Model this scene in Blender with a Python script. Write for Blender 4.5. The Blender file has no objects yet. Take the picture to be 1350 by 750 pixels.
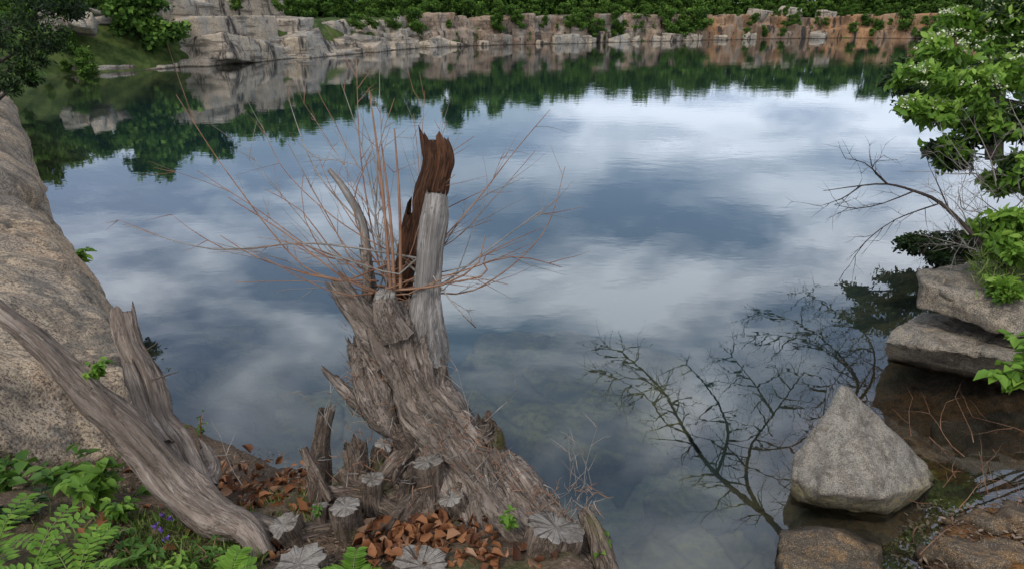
import bpy, bmesh, math, random, time
import numpy as np
from mathutils import Vector, Matrix, noise
T0=time.time()
random.seed(7); RNG=np.random.default_rng(11)
scene=bpy.context.scene
scene.view_settings.view_transform='Standard'; scene.view_settings.look='None'
scene.view_settings.exposure=0
# ---------------------------------------------------------------- camera
CAMH=4.0; TH=math.radians(21.5); FP=900.0
cam=bpy.data.cameras.new("camera"); co=bpy.data.objects.new("camera",cam)
scene.collection.objects.link(co); scene.camera=co
co.location=(0,0,CAMH); co.rotation_euler=(math.radians(90)-TH,0,0)
cam.sensor_width=36; cam.lens=24; cam.clip_end=2000; cam.clip_start=0.05
C,S=math.cos(TH),math.sin(TH)
# survey helpers: photo measurements -> world metres (range t, or known height z)
def ray(u,v):
    a=(u-675)/FP; b=(375-v)/FP
    return Vector((a,C+b*S,-S+b*C))
def P(u,v,t): return Vector((0,0,CAMH))+ray(u,v)*t
def G(u,v,z):
    d=ray(u,v); return Vector((0,0,CAMH))+d*((z-CAMH)/d.z)
def R(u,v,z):
    d=ray(u,v); w=G(u,v,0); return w+Vector((d.x,d.y,-d.z))*(z/-d.z)
# ---------------------------------------------------------------- node helpers
class NT:
    def __init__(s,nt): s.nt=nt; s.n=nt.nodes; s.l=nt.links
    def node(s,t,ins=None,**pr):
        n=s.n.new(t)
        for k,v in pr.items(): setattr(n,k,v)
        if ins:
            for k,v in ins.items(): s.set(n.inputs[k],v)
        return n
    def set(s,i,v):
        if isinstance(v,bpy.types.NodeSocket): s.l.new(v,i)
        else:
            if i.type=='RGBA' and not isinstance(v,float) and len(v)==3: v=(*v,1)
            i.default_value=v
    def noise(s,vec,scale,detail=4,rough=.55,dist=0.0):
        return s.node('ShaderNodeTexNoise',{'Vector':vec,'Scale':scale,'Detail':min(detail,4),'Roughness':rough,'Distortion':dist}).outputs['Fac']
    def ramp(s,f,stops):
        n=s.node('ShaderNodeValToRGB',{'Fac':f}); e=n.color_ramp.elements
        while len(e)>1: e.remove(e[-1])
        def c4(c): return (c,c,c,1) if isinstance(c,(float,int)) else (*c,1)
        e[0].position=stops[0][0]; e[0].color=c4(stops[0][1])
        for p,c in stops[1:]:
            x=e.new(p); x.color=c4(c)
        return n.outputs['Color']
    def mix(s,f,a,b,bl='MIX'):
        n=s.node('ShaderNodeMix',data_type='RGBA',blend_type=bl)
        s.set(n.inputs[0],f); s.set(n.inputs[6],a); s.set(n.inputs[7],b); return n.outputs[2]
    def math(s,op,a,b=0.0,clamp=False):
        n=s.node('ShaderNodeMath',operation=op,use_clamp=clamp); s.set(n.inputs[0],a); s.set(n.inputs[1],b); return n.outputs[0]
    def ridge(s,f,w,amt=1.0):
        a=s.math('ABSOLUTE',s.math('SUBTRACT',f,.5)); return s.ramp(a,[(0.,amt),(w,0.)])
    def rng(s,v,a,b,c=0.0,d=1.0):
        n=s.node('ShaderNodeMapRange',{'Value':v,'From Min':a,'From Max':b,'To Min':c,'To Max':d}); return n.outputs[0]
    def scalev(s,v,sc):
        n=s.node('ShaderNodeMapping',{'Vector':v,'Scale':sc}); return n.outputs[0]
    def bump(s,h,st,dist=0.02):
        return s.node('ShaderNodeBump',{'Height':h,'Strength':st,'Distance':dist}).outputs[0]
def newmat(name):
    m=bpy.data.materials.new(name); m.use_nodes=True; t=NT(m.node_tree)
    b=t.n['Principled BSDF']; b.inputs['Specular IOR Level'].default_value=.25
    return m,t,b
def rock_mat(name,c1,c2,c3,sc=1.0,dark=.35,spk=1.0,streak=False,layer=False,crack=.5,lichen=0.0,stainz=None):
    m,t,b=newmat(name); g=t.node('ShaderNodeNewGeometry'); p=g.outputs['Position']
    pv=t.scalev(p,(1,1,.25)) if streak else p
    n1=t.noise(pv,.55*sc,4,.65); n2=t.noise(pv,2.6*sc,4,.75); n3=t.noise(p,52*sc,2,.8); n4=t.noise(p,13*sc,3,.7)
    c=t.mix(t.ramp(n1,[(.42,0.),(.54,1.)]),c1,c2)
    c=t.mix(t.ramp(n2,[(.47,0.),(.58,1.)]),c,c3)
    c=t.mix(t.ramp(n4,[(.36,.6*spk),(.50,0.)]),c,tuple(x*.42 for x in c2))
    c=t.mix(t.ramp(n4,[(.55,0.),(.68,.5*spk)]),c,tuple(min(x*1.5,.6) for x in c1))
    c=t.mix(t.ramp(n3,[(.38,spk*.8),(.48,0.)]),c,(.05,.045,.04))
    c=t.mix(t.ramp(n3,[(.56,0.),(.68,.55*spk)]),c,(.60,.56,.50))
    st=t.noise(t.scalev(p,(1,1,.3)),2.1*sc,4,.75,.6)
    c=t.mix(t.ramp(st,[(.36,dark*2),(.48,0.)]),c,(.06,.05,.045))
    if lichen:
        c=t.mix(t.ramp(t.noise(p,1.3*sc,4,.8,.4),[(.56,0.),(.62,lichen)]),c,(.105,.10,.085))
    if layer:
        w=t.noise(t.scalev(p,(.22,.22,2.2)),1.1,4,.6)
        c=t.mix(t.ramp(w,[(.40,.8),(.46,0.)]),c,(.12,.10,.08))
        c=t.mix(t.ridge(w,.012,.6),c,(.06,.05,.04))
    if crack:
        ck=t.noise(t.scalev(p,(1,.6,1.4)),.7*sc,3,.45,.3)
        c=t.mix(t.ridge(ck,.004,crack),c,(.05,.04,.035))
    sp=t.node('ShaderNodeSeparateXYZ',{'Vector':p}).outputs['Z']
    if stainz:
        c=t.mix(t.math('MULTIPLY',t.rng(t.math('ADD',sp,t.rng(n2,.3,.7,-.08,.08)),.30,.10),t.rng(n4,.4,.6,.0,.7)),c,stainz)
    wl=t.math('ADD',sp,t.rng(n2,0,1,-.12,.08))
    wet=t.rng(wl,.12,.0,0,1)
    c=t.mix(wet,c,t.mix(.78,c,(.03,.022,.012)))
    t.set(b.inputs['Base Color'],c)
    b.inputs['Roughness'].default_value=.9
    h=t.math('ADD',t.math('MULTIPLY',n2,.9),t.math('ADD',t.math('MULTIPLY',n4,.45),t.math('MULTIPLY',n3,.3)))
    t.set(b.inputs['Normal'],t.bump(h,1.0,.04/max(sc,.2)))
    return m
M_gran=rock_mat("granite_tan",(.50,.335,.21),(.35,.275,.205),(.53,.39,.26),1.0,.28,.9,lichen=.6)
M_grey=rock_mat("granite_grey",(.29,.25,.20),(.19,.16,.12),(.36,.29,.21),1.6,.35,.9,lichen=.5)
M_tri=rock_mat("granite_pyramid",(.26,.24,.205),(.33,.29,.24),(.21,.18,.145),2.2,.25,.9,crack=0,stainz=(.40,.33,.12))
M_led=rock_mat("granite_ledge",(.50,.405,.31),(.36,.33,.29),(.54,.43,.31),.32,.6,.5,True,True)
M_cliff=rock_mat("granite_cliff_stone",(.38,.265,.18),(.34,.30,.25),(.27,.165,.105),.3,.75,.55,True,True)
M_orange=rock_mat("granite_iron_stained",(.44,.235,.11),(.35,.26,.19),(.30,.16,.08),.3,.75,.5,True)
M_rust=rock_mat("rusty_stone",(.20,.13,.07),(.13,.10,.07),(.24,.14,.06),2.0,.4)

def bark_mat(name,c1,c2,c3,strength=1.0,fr=1.0,moss=0.0,st=.2,fiss=.85):
    m,t,b=newmat(name)
    a=t.node('ShaderNodeAttribute',attribute_name='bk').outputs['Vector']
    g=t.node('ShaderNodeNewGeometry').outputs['Position']
    n1=t.noise(t.scalev(a,(1,1,st)),24*fr,4,.65,.5)
    n2=t.noise(t.scalev(a,(1,1,st*.45)),85*fr,4,.75)
    n3=t.noise(g,5,3,.6)
    c=t.mix(t.ramp(n1,[(.40,0.),(.60,1.)]),c2,c1)
    c=t.mix(t.ramp(n2,[(.5,0.),(.66,.85)]),c,c3)
    c=t.mix(t.ramp(n2,[(.34,.7),(.46,0.)]),c,tuple(x*.4 for x in c2))
    c=t.mix(t.ramp(n3,[(.42,.0),(.58,.6)]),c,tuple(x*.45 for x in c1))
    c=t.mix(t.ridge(n1,.035,fiss),c,tuple(x*.15 for x in c1))
    if moss:
        c=t.mix(t.ramp(t.noise(g,3.2,4,.6),[(.56,0.),(.66,moss)]),c,(.11,.12,.02))
    t.set(b.inputs['Base Color'],c); b.inputs['Roughness'].default_value=.92
    h=t.math('ADD',t.math('ABSOLUTE',t.math('SUBTRACT',n1,.5)),t.math('MULTIPLY',n2,.35))
    t.set(b.inputs['Normal'],t.bump(h,strength,.05)); return m
M_bark=bark_mat("bark",(.35,.28,.23),(.20,.15,.12),(.49,.42,.36),1.0,1.0,.0,.20)
M_barkm=bark_mat("bark_mossy",(.25,.185,.14),(.14,.10,.08),(.37,.31,.25),1.0,1.0,.6,.22)
M_weath=bark_mat("weathered_wood",(.35,.32,.295),(.25,.22,.195),(.48,.455,.43),.6,1.5,0,.06,.6)
M_logm=bark_mat("log_wood",(.34,.265,.215),(.22,.165,.13),(.48,.42,.36),.8,1.2,0,.09,.6)
M_red=bark_mat("rotten_heartwood",(.13,.055,.028),(.05,.025,.016),(.22,.105,.05),.9,1.1,0,.08)
M_grayb=bark_mat("grey_bark",(.15,.13,.11),(.10,.08,.07),(.22,.20,.17),.6,1.5)
def simple(name,c1,c2,sc=30,rough=.8):
    m,t,b=newmat(name); g=t.node('ShaderNodeNewGeometry').outputs['Position']
    t.set(b.inputs['Base Color'],t.mix(t.ramp(t.noise(g,sc,2),[(.35,0.),(.65,1.)]),c1,c2)); b.inputs['Roughness'].default_value=rough
    return m
M_twig=simple("twig_red_brown",(.20,.09,.05),(.32,.19,.12),8)
M_twigd=simple("twig_dark",(.03,.024,.02),(.065,.05,.04),8)
M_twigg=simple("twig_grey",(.20,.175,.15),(.32,.29,.26),8)
def cut_mat():
    m,t,b=newmat("cut_wood")
    a=t.node('ShaderNodeAttribute',attribute_name='bk').outputs['Vector']
    g=t.node('ShaderNodeNewGeometry').outputs['Position']
    L=t.node('ShaderNodeVectorMath',{0:a},operation='LENGTH').outputs['Value']
    nv=t.node('ShaderNodeVectorMath',{0:a},operation='NORMALIZE').outputs['Vector']
    n=t.noise(g,11,4,.7); n5=t.noise(g,60,3,.7)
    r=t.math('SINE',t.math('ADD',t.math('MULTIPLY',L,460.),t.math('MULTIPLY',n,7.)))
    c=t.mix(t.rng(r,-1,1,0,.35),(.30,.27,.235),(.20,.17,.145))
    c=t.mix(t.ramp(n,[(.42,0.),(.60,.8)]),c,(.12,.095,.075))
    c=t.mix(t.ramp(n5,[(.5,0.),(.7,.6)]),c,(.37,.34,.31))
    rad=t.noise(t.node('ShaderNodeVectorMath',{0:nv,1:t.scalev(g,(.25,.25,.25))},operation='ADD').outputs['Vector'],2.2,3,.6)
    ck=t.ridge(rad,.018,.85)
    c=t.mix(ck,c,(.035,.025,.02))
    t.set(b.inputs['Base Color'],c); b.inputs['Roughness'].default_value=.9
    t.set(b.inputs['Normal'],t.bump(t.math('SUBTRACT',n5,ck),.8,.012)); return m
M_cut=cut_mat()
def leaf_mat(name,stops,trans=.3,rough=.5):
    m,t,b=newmat(name)
    a=t.node('ShaderNodeAttribute',attribute_name='leaf_tone').outputs['Fac']
    c=t.ramp(a,stops); t.set(b.inputs['Base Color'],c); b.inputs['Roughness'].default_value=rough
    if trans<=0: return m
    tr=t.node('ShaderNodeBsdfTranslucent',{'Color':t.mix(.5,c,(.20,.30,.04),'ADD') if trans>.25 else c})
    ms=t.node('ShaderNodeMixShader',{0:trans,1:b.outputs[0],2:tr.outputs[0]})
    t.l.new(ms.outputs[0],t.n['Material Output'].inputs['Surface']); return m
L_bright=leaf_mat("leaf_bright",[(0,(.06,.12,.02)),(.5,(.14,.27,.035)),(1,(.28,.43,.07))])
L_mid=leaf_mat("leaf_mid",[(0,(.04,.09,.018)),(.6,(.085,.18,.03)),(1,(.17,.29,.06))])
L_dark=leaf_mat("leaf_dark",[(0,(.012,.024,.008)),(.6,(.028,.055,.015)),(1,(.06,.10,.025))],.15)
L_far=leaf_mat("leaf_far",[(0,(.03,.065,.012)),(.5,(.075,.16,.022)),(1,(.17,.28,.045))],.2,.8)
L_dead=leaf_mat("leaf_dead",[(0,(.07,.03,.018)),(.4,(.22,.085,.035)),(.8,(.36,.16,.07)),(1,(.40,.25,.16))],.1,.7)
L_chip=leaf_mat("bark_chip",[(0,(.05,.03,.02)),(.5,(.14,.09,.06)),(1,(.30,.23,.17))],.0,.9)
L_flake=leaf_mat("bark_flake",[(0,(.10,.07,.055)),(.5,(.24,.185,.15)),(1,(.42,.36,.31))],.0,.9)
L_grass=leaf_mat("grass_blade",[(0,(.07,.12,.02)),(.6,(.15,.24,.045)),(1,(.32,.33,.12))],.2)
L_flower=leaf_mat("flower_cream",[(0,(.50,.55,.30)),(1,(.80,.80,.62))],.15)
L_purple=leaf_mat("flower_purple",[(0,(.16,.07,.42)),(1,(.30,.16,.62))],.15)

# ---------------------------------------------------------------- mesh helpers
def link(o,parent=None):
    scene.collection.objects.link(o)
    if parent: o.parent=parent
    return o
def empty(name,loc=(0,0,0)):
    e=bpy.data.objects.new(name,None); e.empty_display_size=.2; scene.collection.objects.link(e); return e
flakes=[]; rng_f=random.Random(77)
class Acc:
    def __init__(s): s.v=[];s.f=[];s.m=[];s.a=[]
    def tube(s,pts,rad,seg=8,step=None,amp=0.0,freq=5.0,cap=None,jag=0.0,mi=0,seed=0.0,flat=1.0,lump=0.0,cols=None):
        pts=[Vector(p) for p in pts]; n=len(pts)
        sp=[];sr=[]
        for i in range(n-1):
            p0=pts[max(i-1,0)];p1=pts[i];p2=pts[i+1];p3=pts[min(i+2,n-1)]
            L=(p2-p1).length; k=max(1,int(L/step)) if step else 1
            for j in range(k):
                t=j/k
                sp.append(.5*((2*p1)+(-p0+p2)*t+(2*p0-5*p1+4*p2-p3)*t*t+(-p0+3*p1-3*p2+p3)*t**3))
                sr.append(rad[i]*(1-t)+rad[i+1]*t)
        sp.append(pts[-1]); sr.append(rad[-1])
        base=len(s.v); T=(sp[1]-sp[0]).normalized()
        U=T.orthogonal().normalized(); dist=0; N=len(sp)
        for i,(p,r) in enumerate(zip(sp,sr)):
            if i<N-1: T2=(sp[min(i+1,N-1)]-sp[max(i-1,0)]).normalized()
            else: T2=(sp[-1]-sp[-2]).normalized()
            U=(U-T2*U.dot(T2)).normalized(); W=T2.cross(U)
            if i: dist+=(p-sp[i-1]).length
            for k in range(seg):
                th=2*math.pi*k/seg; c_,s_=math.cos(th),math.sin(th)
                rr=r
                if amp:
                    q=Vector((c_*freq*.5+seed,s_*freq*.5,dist*2.2+seed))
                    nz=noise.fractal(q,.85,2.0,4)
                    rd=1-abs(noise.noise(Vector((c_*freq*.7+seed*2,s_*freq*.7,dist*2.5))))*3.0
                    rr*=1+amp*nz-amp*.45*max(rd,0)
                    if lump: rr*=1+lump*noise.noise(Vector((c_+seed*3,s_,dist*5)))
                pp=p+(U*c_+W*s_*flat)*rr
                if jag and i==N-1:
                    jj=jag*(noise.noise(Vector((c_*1.1+seed*2,s_*1.1,seed)))*1.6+abs(noise.noise(Vector((c_*4+seed,s_*4,seed))))*.9)
                    pp=pp+T2*jj
                s.v.append(pp[:]); s.a.append((c_*max(r,.02),s_*max(r,.02),dist+seed))
                if cols is not None and rng_f.random()<cols: flakes.append((pp[:],(T2*rng_f.choice((-1,1))+(U*c_+W*s_)*rng_f.uniform(.0,.35)+(U*s_-W*c_)*rng_f.gauss(0,.2))[:],(U*c_+W*s_)[:]))
        for i in range(N-1):
            for k in range(seg):
                a=base+i*seg+k;b=base+i*seg+(k+1)%seg
                s.f.append((a,b,b+seg,a+seg)); s.m.append(mi)
        if cap is not None:
            last=base+(N-1)*seg; ctr=sp[-1]
            rings=[(1.0,0),(.93,.004),(.55,.004),(.0,0)]
            if jag: rings=[(1.0,0),(.75,-.03),(.45,-jag*.6),(0,-jag*.3)]
            prev=None
            for rf,dz in rings:
                if rf==0:
                    ci=len(s.v); s.v.append((ctr+T2*dz)[:]); s.a.append((0,0,0))
                    for k in range(seg): s.f.append((prev+k,prev+(k+1)%seg,ci)); s.m.append(cap)
                else:
                    st=len(s.v)
                    for k in range(seg):
                        q=Vector(s.v[last+k]); q2=ctr+(q-ctr)*rf
                        if jag and rf<1: q2=q2+T2*(-(q-ctr).dot(T2)*(1-rf)*.5+dz)
                        else: q2=q2+T2*dz
                        s.v.append(q2[:]); th=2*math.pi*k/seg; rr=sr[-1]*rf
                        s.a.append((math.cos(th)*rr,math.sin(th)*rr,0))
                    if prev is not None:
                        for k in range(seg):
                            s.f.append((prev+k,prev+(k+1)%seg,st+(k+1)%seg,st+k)); s.m.append(cap)
                    prev=st
        return sp
    def build(s,name,mats,parent=None,smooth=True):
        me=bpy.data.meshes.new(name); me.from_pydata(s.v,[],s.f)
        for m in mats: me.materials.append(m)
        me.polygons.foreach_set('material_index',s.m)
        me.polygons.foreach_set('use_smooth',[smooth]*len(s.f))
        at=me.attributes.new('bk','FLOAT_VECTOR','POINT'); at.data.foreach_set('vector',np.array(s.a,dtype=np.float32).ravel())
        return link(bpy.data.objects.new(name,me),parent)

def leaves_mesh(name,cen,dirs,nrm,size,mat,leaf_tone,aspect=.45,parent=None,fold=.18,simple_=False,droop=0.0,mesh_only=False):
    cen=np.asarray(cen,float);n=len(cen);dirs=np.asarray(dirs,float);nrm=np.asarray(nrm,float)
    dirs=dirs/(np.linalg.norm(dirs,axis=1,keepdims=True)+1e-9)
    side=np.cross(dirs,nrm); side/=np.linalg.norm(side,axis=1,keepdims=True)+1e-9
    up=np.cross(side,dirs); s=np.asarray(size,float).reshape(-1,1)*np.ones((n,1))
    if simple_:
        pr=[(0,0,0),(.5,.5*aspect*2,0.1),(1,0,0),(.5,-.5*aspect*2,0.1)]; fc=[(0,1,2,3)]
    else:
        a=aspect
        pr=[(0,0,0),(.28,a*.48,fold*a),(.62,a*.42,fold*.8*a),(1,0,-droop),(.62,-a*.42,fold*.8*a),(.28,-a*.48,fold*a)]
        fc=[(0,1,2,3),(0,3,4,5)]
    k=len(pr); V=np.zeros((n,k,3))
    for j,(x,y,z) in enumerate(pr): V[:,j]=cen+s*(dirs*x+side*y+up*z)
    V=V.reshape(-1,3); F=np.array(fc)[None]+ (np.arange(n)*k)[:,None,None]; F=F.reshape(-1,4)
    me=bpy.data.meshes.new(name); me.vertices.add(len(V)); me.vertices.foreach_set('co',V.ravel())
    me.loops.add(F.size); me.loops.foreach_set('vertex_index',F.ravel().astype(np.int32))
    me.polygons.add(len(F)); me.polygons.foreach_set('loop_start',(np.arange(len(F))*4).astype(np.int32))
    try: me.polygons.foreach_set('loop_total',np.full(len(F),4,dtype=np.int32))
    except Exception: pass
    me.update(calc_edges=True)
    at=me.attributes.new('leaf_tone','FLOAT','POINT'); at.data.foreach_set('value',np.repeat(np.asarray(leaf_tone,np.float32),k))
    me.materials.append(mat)
    if mesh_only: return me
    return link(bpy.data.objects.new(name,me),parent)
def rand_dirs(n,zb=0.0):
    d=RNG.normal(size=(n,3)); d[:,2]+=zb; return d/np.linalg.norm(d,axis=1,keepdims=True)
def foliage(name,clumps,density,size,mat,parent=None,zb=-.1,aspect=.45,simple_=False,mesh_only=False,subs=9,tight=.5):
    C_=[];Rn=[]
    for c,r in clumps:
        c=np.array(c);r=np.array(r)*np.ones(3)
        for _ in range(subs):
            d=RNG.normal(size=3);d/=np.linalg.norm(d); sc=c+d*r*RNG.uniform(.35,.95)
            srr=r*RNG.uniform(.22,.45); m=max(4,int(density*RNG.uniform(.5,1.4)))
            q=RNG.normal(size=(m,3))*tight; C_.append(sc+q*srr)
            base=RNG.uniform(-.2,.2)
            Rn.append(np.clip(.45+base+.35*q[:,2]+.2*d[2]+RNG.normal(size=m)*.14,0,1))  # leaf colour paler towards the top of each clump, plus random spread
    C_=np.concatenate(C_);Rn=np.concatenate(Rn); n=len(C_)
    return leaves_mesh(name,C_,rand_dirs(n,zb),rand_dirs(n,1.2),size*RNG.uniform(.6,1.25,n),mat,Rn,aspect,parent,simple_=simple_,mesh_only=mesh_only)

def hullbm(hulls):
    bm=bmesh.new()
    for pts in hulls:
        vs=[bm.verts.new(p) for p in pts]
        r=bmesh.ops.convex_hull(bm,input=vs,use_existing_faces=False)
        junk=[e for e in r['geom_interior'] if isinstance(e,bmesh.types.BMVert)]
        junk+=[e for e in r['geom_unused'] if isinstance(e,bmesh.types.BMVert)]
        if junk: bmesh.ops.delete(bm,geom=list(set(junk)),context='VERTS')
    return bm
def rock(name,hulls,mat,vox=.05,amp=.03,freq=2.5,smooth=2,parent=None,amp2=0.0,freq2=.8):
    bm=hullbm(hulls); me=bpy.data.meshes.new(name); bm.to_mesh(me); bm.free()
    o=bpy.data.objects.new(name,me); scene.collection.objects.link(o)
    r=o.modifiers.new('r','REMESH'); r.mode='VOXEL'; r.voxel_size=vox
    if smooth:
        s_=o.modifiers.new('s','SMOOTH'); s_.iterations=smooth; s_.factor=.5
    dg=bpy.context.evaluated_depsgraph_get(); me2=bpy.data.meshes.new_from_object(o.evaluated_get(dg))
    o.modifiers.clear(); o.data=me2; n=len(me2.vertices)
    co_=np.empty(n*3);me2.vertices.foreach_get('co',co_);co_=co_.reshape(-1,3)
    nr=np.empty(n*3);me2.vertex_normals.foreach_get('vector',nr);nr=nr.reshape(-1,3)
    d=np.empty(n); off=Vector((31,9,4)); off2=Vector((7,3,1))
    for i in range(n):
        q=Vector(co_[i]); x=noise.fractal(q*freq,.9,2.0,3)*amp
        if amp2: x+=amp2*noise.noise(q*freq2+off2)
        k=noise.noise(q*freq*.6+off)
        if abs(k)<.05: x-=amp*.9*(1-abs(k)/.05)
        d[i]=x
    co_+=nr*d[:,None]; me2.vertices.foreach_set('co',co_.ravel())
    me2.materials.clear(); me2.materials.append(mat)
    me2.polygons.foreach_set('use_smooth',[True]*len(me2.polygons)); me2.update()
    me2.name=name
    if parent: o.parent=parent
    return o
def block(c,dim,rz,tilt=(0,0),jit=.12):
    M=Matrix.Rotation(rz,3,'Z')@Matrix.Rotation(tilt[0],3,'X')@Matrix.Rotation(tilt[1],3,'Y')
    out=[]
    for sx in(-1,1):
        for sy in(-1,1):
            for sz in(-1,1):
                v=Vector((sx*dim[0]/2*(1+random.uniform(-jit,jit)),sy*dim[1]/2*(1+random.uniform(-jit,jit)),sz*dim[2]/2*(1+random.uniform(-jit,jit))))
                out.append(Vector(c)+M@v)
    return out

# ---------------------------------------------------------------- terrain
POLY=np.array([(-2.3,4.5),(-1.6,4.05),(-.9,3.6),(0,3.3),(.45,3.0),(.66,2.55),(.85,2.1),(1.4,1.7),(2.1,2.4),(2.6,3.6),(3.2,4.15),(3.8,4.75),(4.7,4.95),(5.4,5.5),(6.0,6.4),(6.3,7.4),(7.0,8.6),(8.0,9.8),(10,13),(18,22),(45,50),(80,85),(85,130),(62,138),(45,132),(26,122),(8.8,112),(-12,98),(-17.8,82),(-23.5,68),(-28.5,56.5),(-32,52),(-33,44),(-27,34),(-15.5,21.5),(-7.2,10.2),(-4.5,7.0),(-2.9,4.9)])
def sdist(X,Y):
    X=np.asarray(X,float);Y=np.asarray(Y,float); best=np.full(X.shape,1e9); ins=np.zeros(X.shape,bool)
    n=len(POLY)
    for i in range(n):
        x1,y1=POLY[i];x2,y2=POLY[(i+1)%n]; dx,dy=x2-x1,y2-y1
        t=np.clip(((X-x1)*dx+(Y-y1)*dy)/(dx*dx+dy*dy),0,1)
        best=np.minimum(best,np.hypot(X-x1-t*dx,Y-y1-t*dy))
        if y1!=y2:
            cr=((y1>Y)!=(y2>Y))&(X<(x2-x1)*(Y-y1)/(y2-y1)+x1); ins^=cr
    return np.where(ins,best,-best)
def ss(a,b,x):
    t=np.clip((x-a)/(b-a),0,1); return t*t*(3-2*t)
def height(X,Y):
    d=sdist(X,Y); L=np.maximum(-d,0); W=np.maximum(d,0)
    r=np.hypot(X,Y-3); far=ss(9,26,r)
    nb=(np.clip(2.5-.27*Y,1.45,3.2))*ss(0,.5,L)
    wr=ss(1.2,2.6,X)
    rt=.02+.22*L+.5*ss(1.2,4,L)
    wl=ss(-2.2,-3.2,X)*ss(2.6,4.2,Y)
    lt=.7*ss(0,.4,L)+.9*ss(1.0,3.5,L)
    land=nb*(1-wr)+rt*wr; land=land*(1-wl)+lt*wl
    fl=3.4*ss(0,4,L)+.02*np.minimum(L,150)
    land=land*(1-far)+fl*far
    sh=1-.50*ss(2.4,3.4,X)*ss(8.5,6.0,Y)
    bed=-(.05+.34*W*sh+.03*W*W*sh); bed=np.maximum(bed,-7)
    return np.where(d>0,bed,land)
TX=np.linspace(-7,9,321);TY=np.linspace(-1,12,261); TZ=height(*np.meshgrid(TX,TY))
def gz(x,y):
    if -7<x<9 and -1<y<12: return float(TZ[int((y+1)/13*260+.5),int((x+7)/16*320+.5)])
    return float(height(np.array([x]),np.array([y]))[0])
NG=430; u_=np.linspace(-5.9,5.9,NG); xs=2.5*np.sinh(u_); ys=2.5*np.sinh(u_)+3.4
X,Y=np.meshgrid(xs,ys); Z=height(X,Y)
Xf,Yf,Zf=X.ravel(),Y.ravel(),Z.ravel().copy()
rr=np.hypot(Xf,Yf-3)
for i in np.nonzero((rr<14)&(Yf>.5))[0]:
    q=Vector((Xf[i],Yf[i],0)); a=.07 if Zf[i]>-.05 else .16
    if Xf[i]>2.4: a*=.5
    Zf[i]+=a*noise.fractal(q*1.7,.8,2.0,3)+.02*noise.noise(q*9)
far_=(rr>30)&(Zf>.5); Zf[far_]+=(.35*np.sin(Xf*.9+np.sin(Yf*.7)*2)*np.sin(Yf*.8+1.3*np.sin(Xf*.4)))[far_]
me=bpy.data.meshes.new("ground"); idx=np.arange(NG*NG).reshape(NG,NG)
F=np.stack([idx[:-1,:-1],idx[:-1,1:],idx[1:,1:],idx[1:,:-1]],-1).reshape(-1,4)
me.from_pydata(np.stack([Xf,Yf,Zf],-1).tolist(),[],F.tolist())
me.polygons.foreach_set('use_smooth',[True]*len(F))
m,t,b=newmat("ground_soil_and_lakebed")
p=t.node('ShaderNodeNewGeometry').outputs['Position']; sx=t.node('ShaderNodeSeparateXYZ',{'Vector':p})
n1=t.noise(p,1.1,4,.65);n2=t.noise(p,8,4,.75);n3=t.noise(p,60,2,.7)
soil=t.mix(t.ramp(n2,[(.35,0.),(.65,1.)]),(.075,.048,.03),(.16,.11,.075))
soil=t.mix(t.ramp(n3,[(.55,0.),(.7,.7)]),soil,(.26,.19,.13))
soil=t.mix(t.ramp(n1,[(.5,0.),(.62,.7)]),soil,(.05,.07,.018))
dist=t.node('ShaderNodeVectorMath',{0:p},operation='LENGTH').outputs['Value']
soil=t.mix(t.rng(dist,12,30),soil,t.mix(t.ramp(n1,[(.4,0.),(.6,1.)]),(.03,.055,.012),(.09,.12,.03)))
xw=t.math('ADD',sx.outputs['X'],t.rng(n1,.2,.8,-1.1,1.1))
rustf=t.math('MULTIPLY',t.rng(xw,2.2,3.6),t.rng(sx.outputs['Y'],9.5,7.5))
rust=t.mix(t.ramp(n2,[(.40,0.),(.56,1.)]),(.055,.028,.014),(.26,.115,.03))
rust=t.mix(t.ramp(n1,[(.45,0.),(.6,.8)]),rust,(.045,.032,.022))
rust=t.mix(t.ramp(n3,[(.55,0.),(.7,.6)]),rust,(.24,.17,.10))
soil=t.mix(rustf,soil,rust)
bed=t.mix(t.ramp(n1,[(.42,0.),(.56,1.)]),(.055,.055,.04),(.15,.135,.07))
bed=t.mix(t.ramp(n2,[(.42,0.),(.62,.7)]),bed,(.075,.065,.05))
bed=t.mix(t.ridge(t.noise(p,1.5,3,.5,.4),.02,.6),bed,(.03,.03,.022))
bed=t.mix(t.math('MULTIPLY',rustf,.95),bed,t.mix(.5,rust,(.022,.013,.008)))
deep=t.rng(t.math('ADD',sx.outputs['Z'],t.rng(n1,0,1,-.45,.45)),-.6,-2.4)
bed=t.mix(t.math('POWER',deep,.8),bed,(.03,.075,.08))  # teal depth fade painted into the bed, standing in for absorption by water
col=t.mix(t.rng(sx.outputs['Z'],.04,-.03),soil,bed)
t.set(b.inputs['Base Color'],col); b.inputs['Roughness'].default_value=.95
t.set(b.inputs['Normal'],t.bump(t.math('ADD',n2,t.math('MULTIPLY',n3,.4)),.8,.04))
me.materials.append(m); link(bpy.data.objects.new("ground",me))
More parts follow.
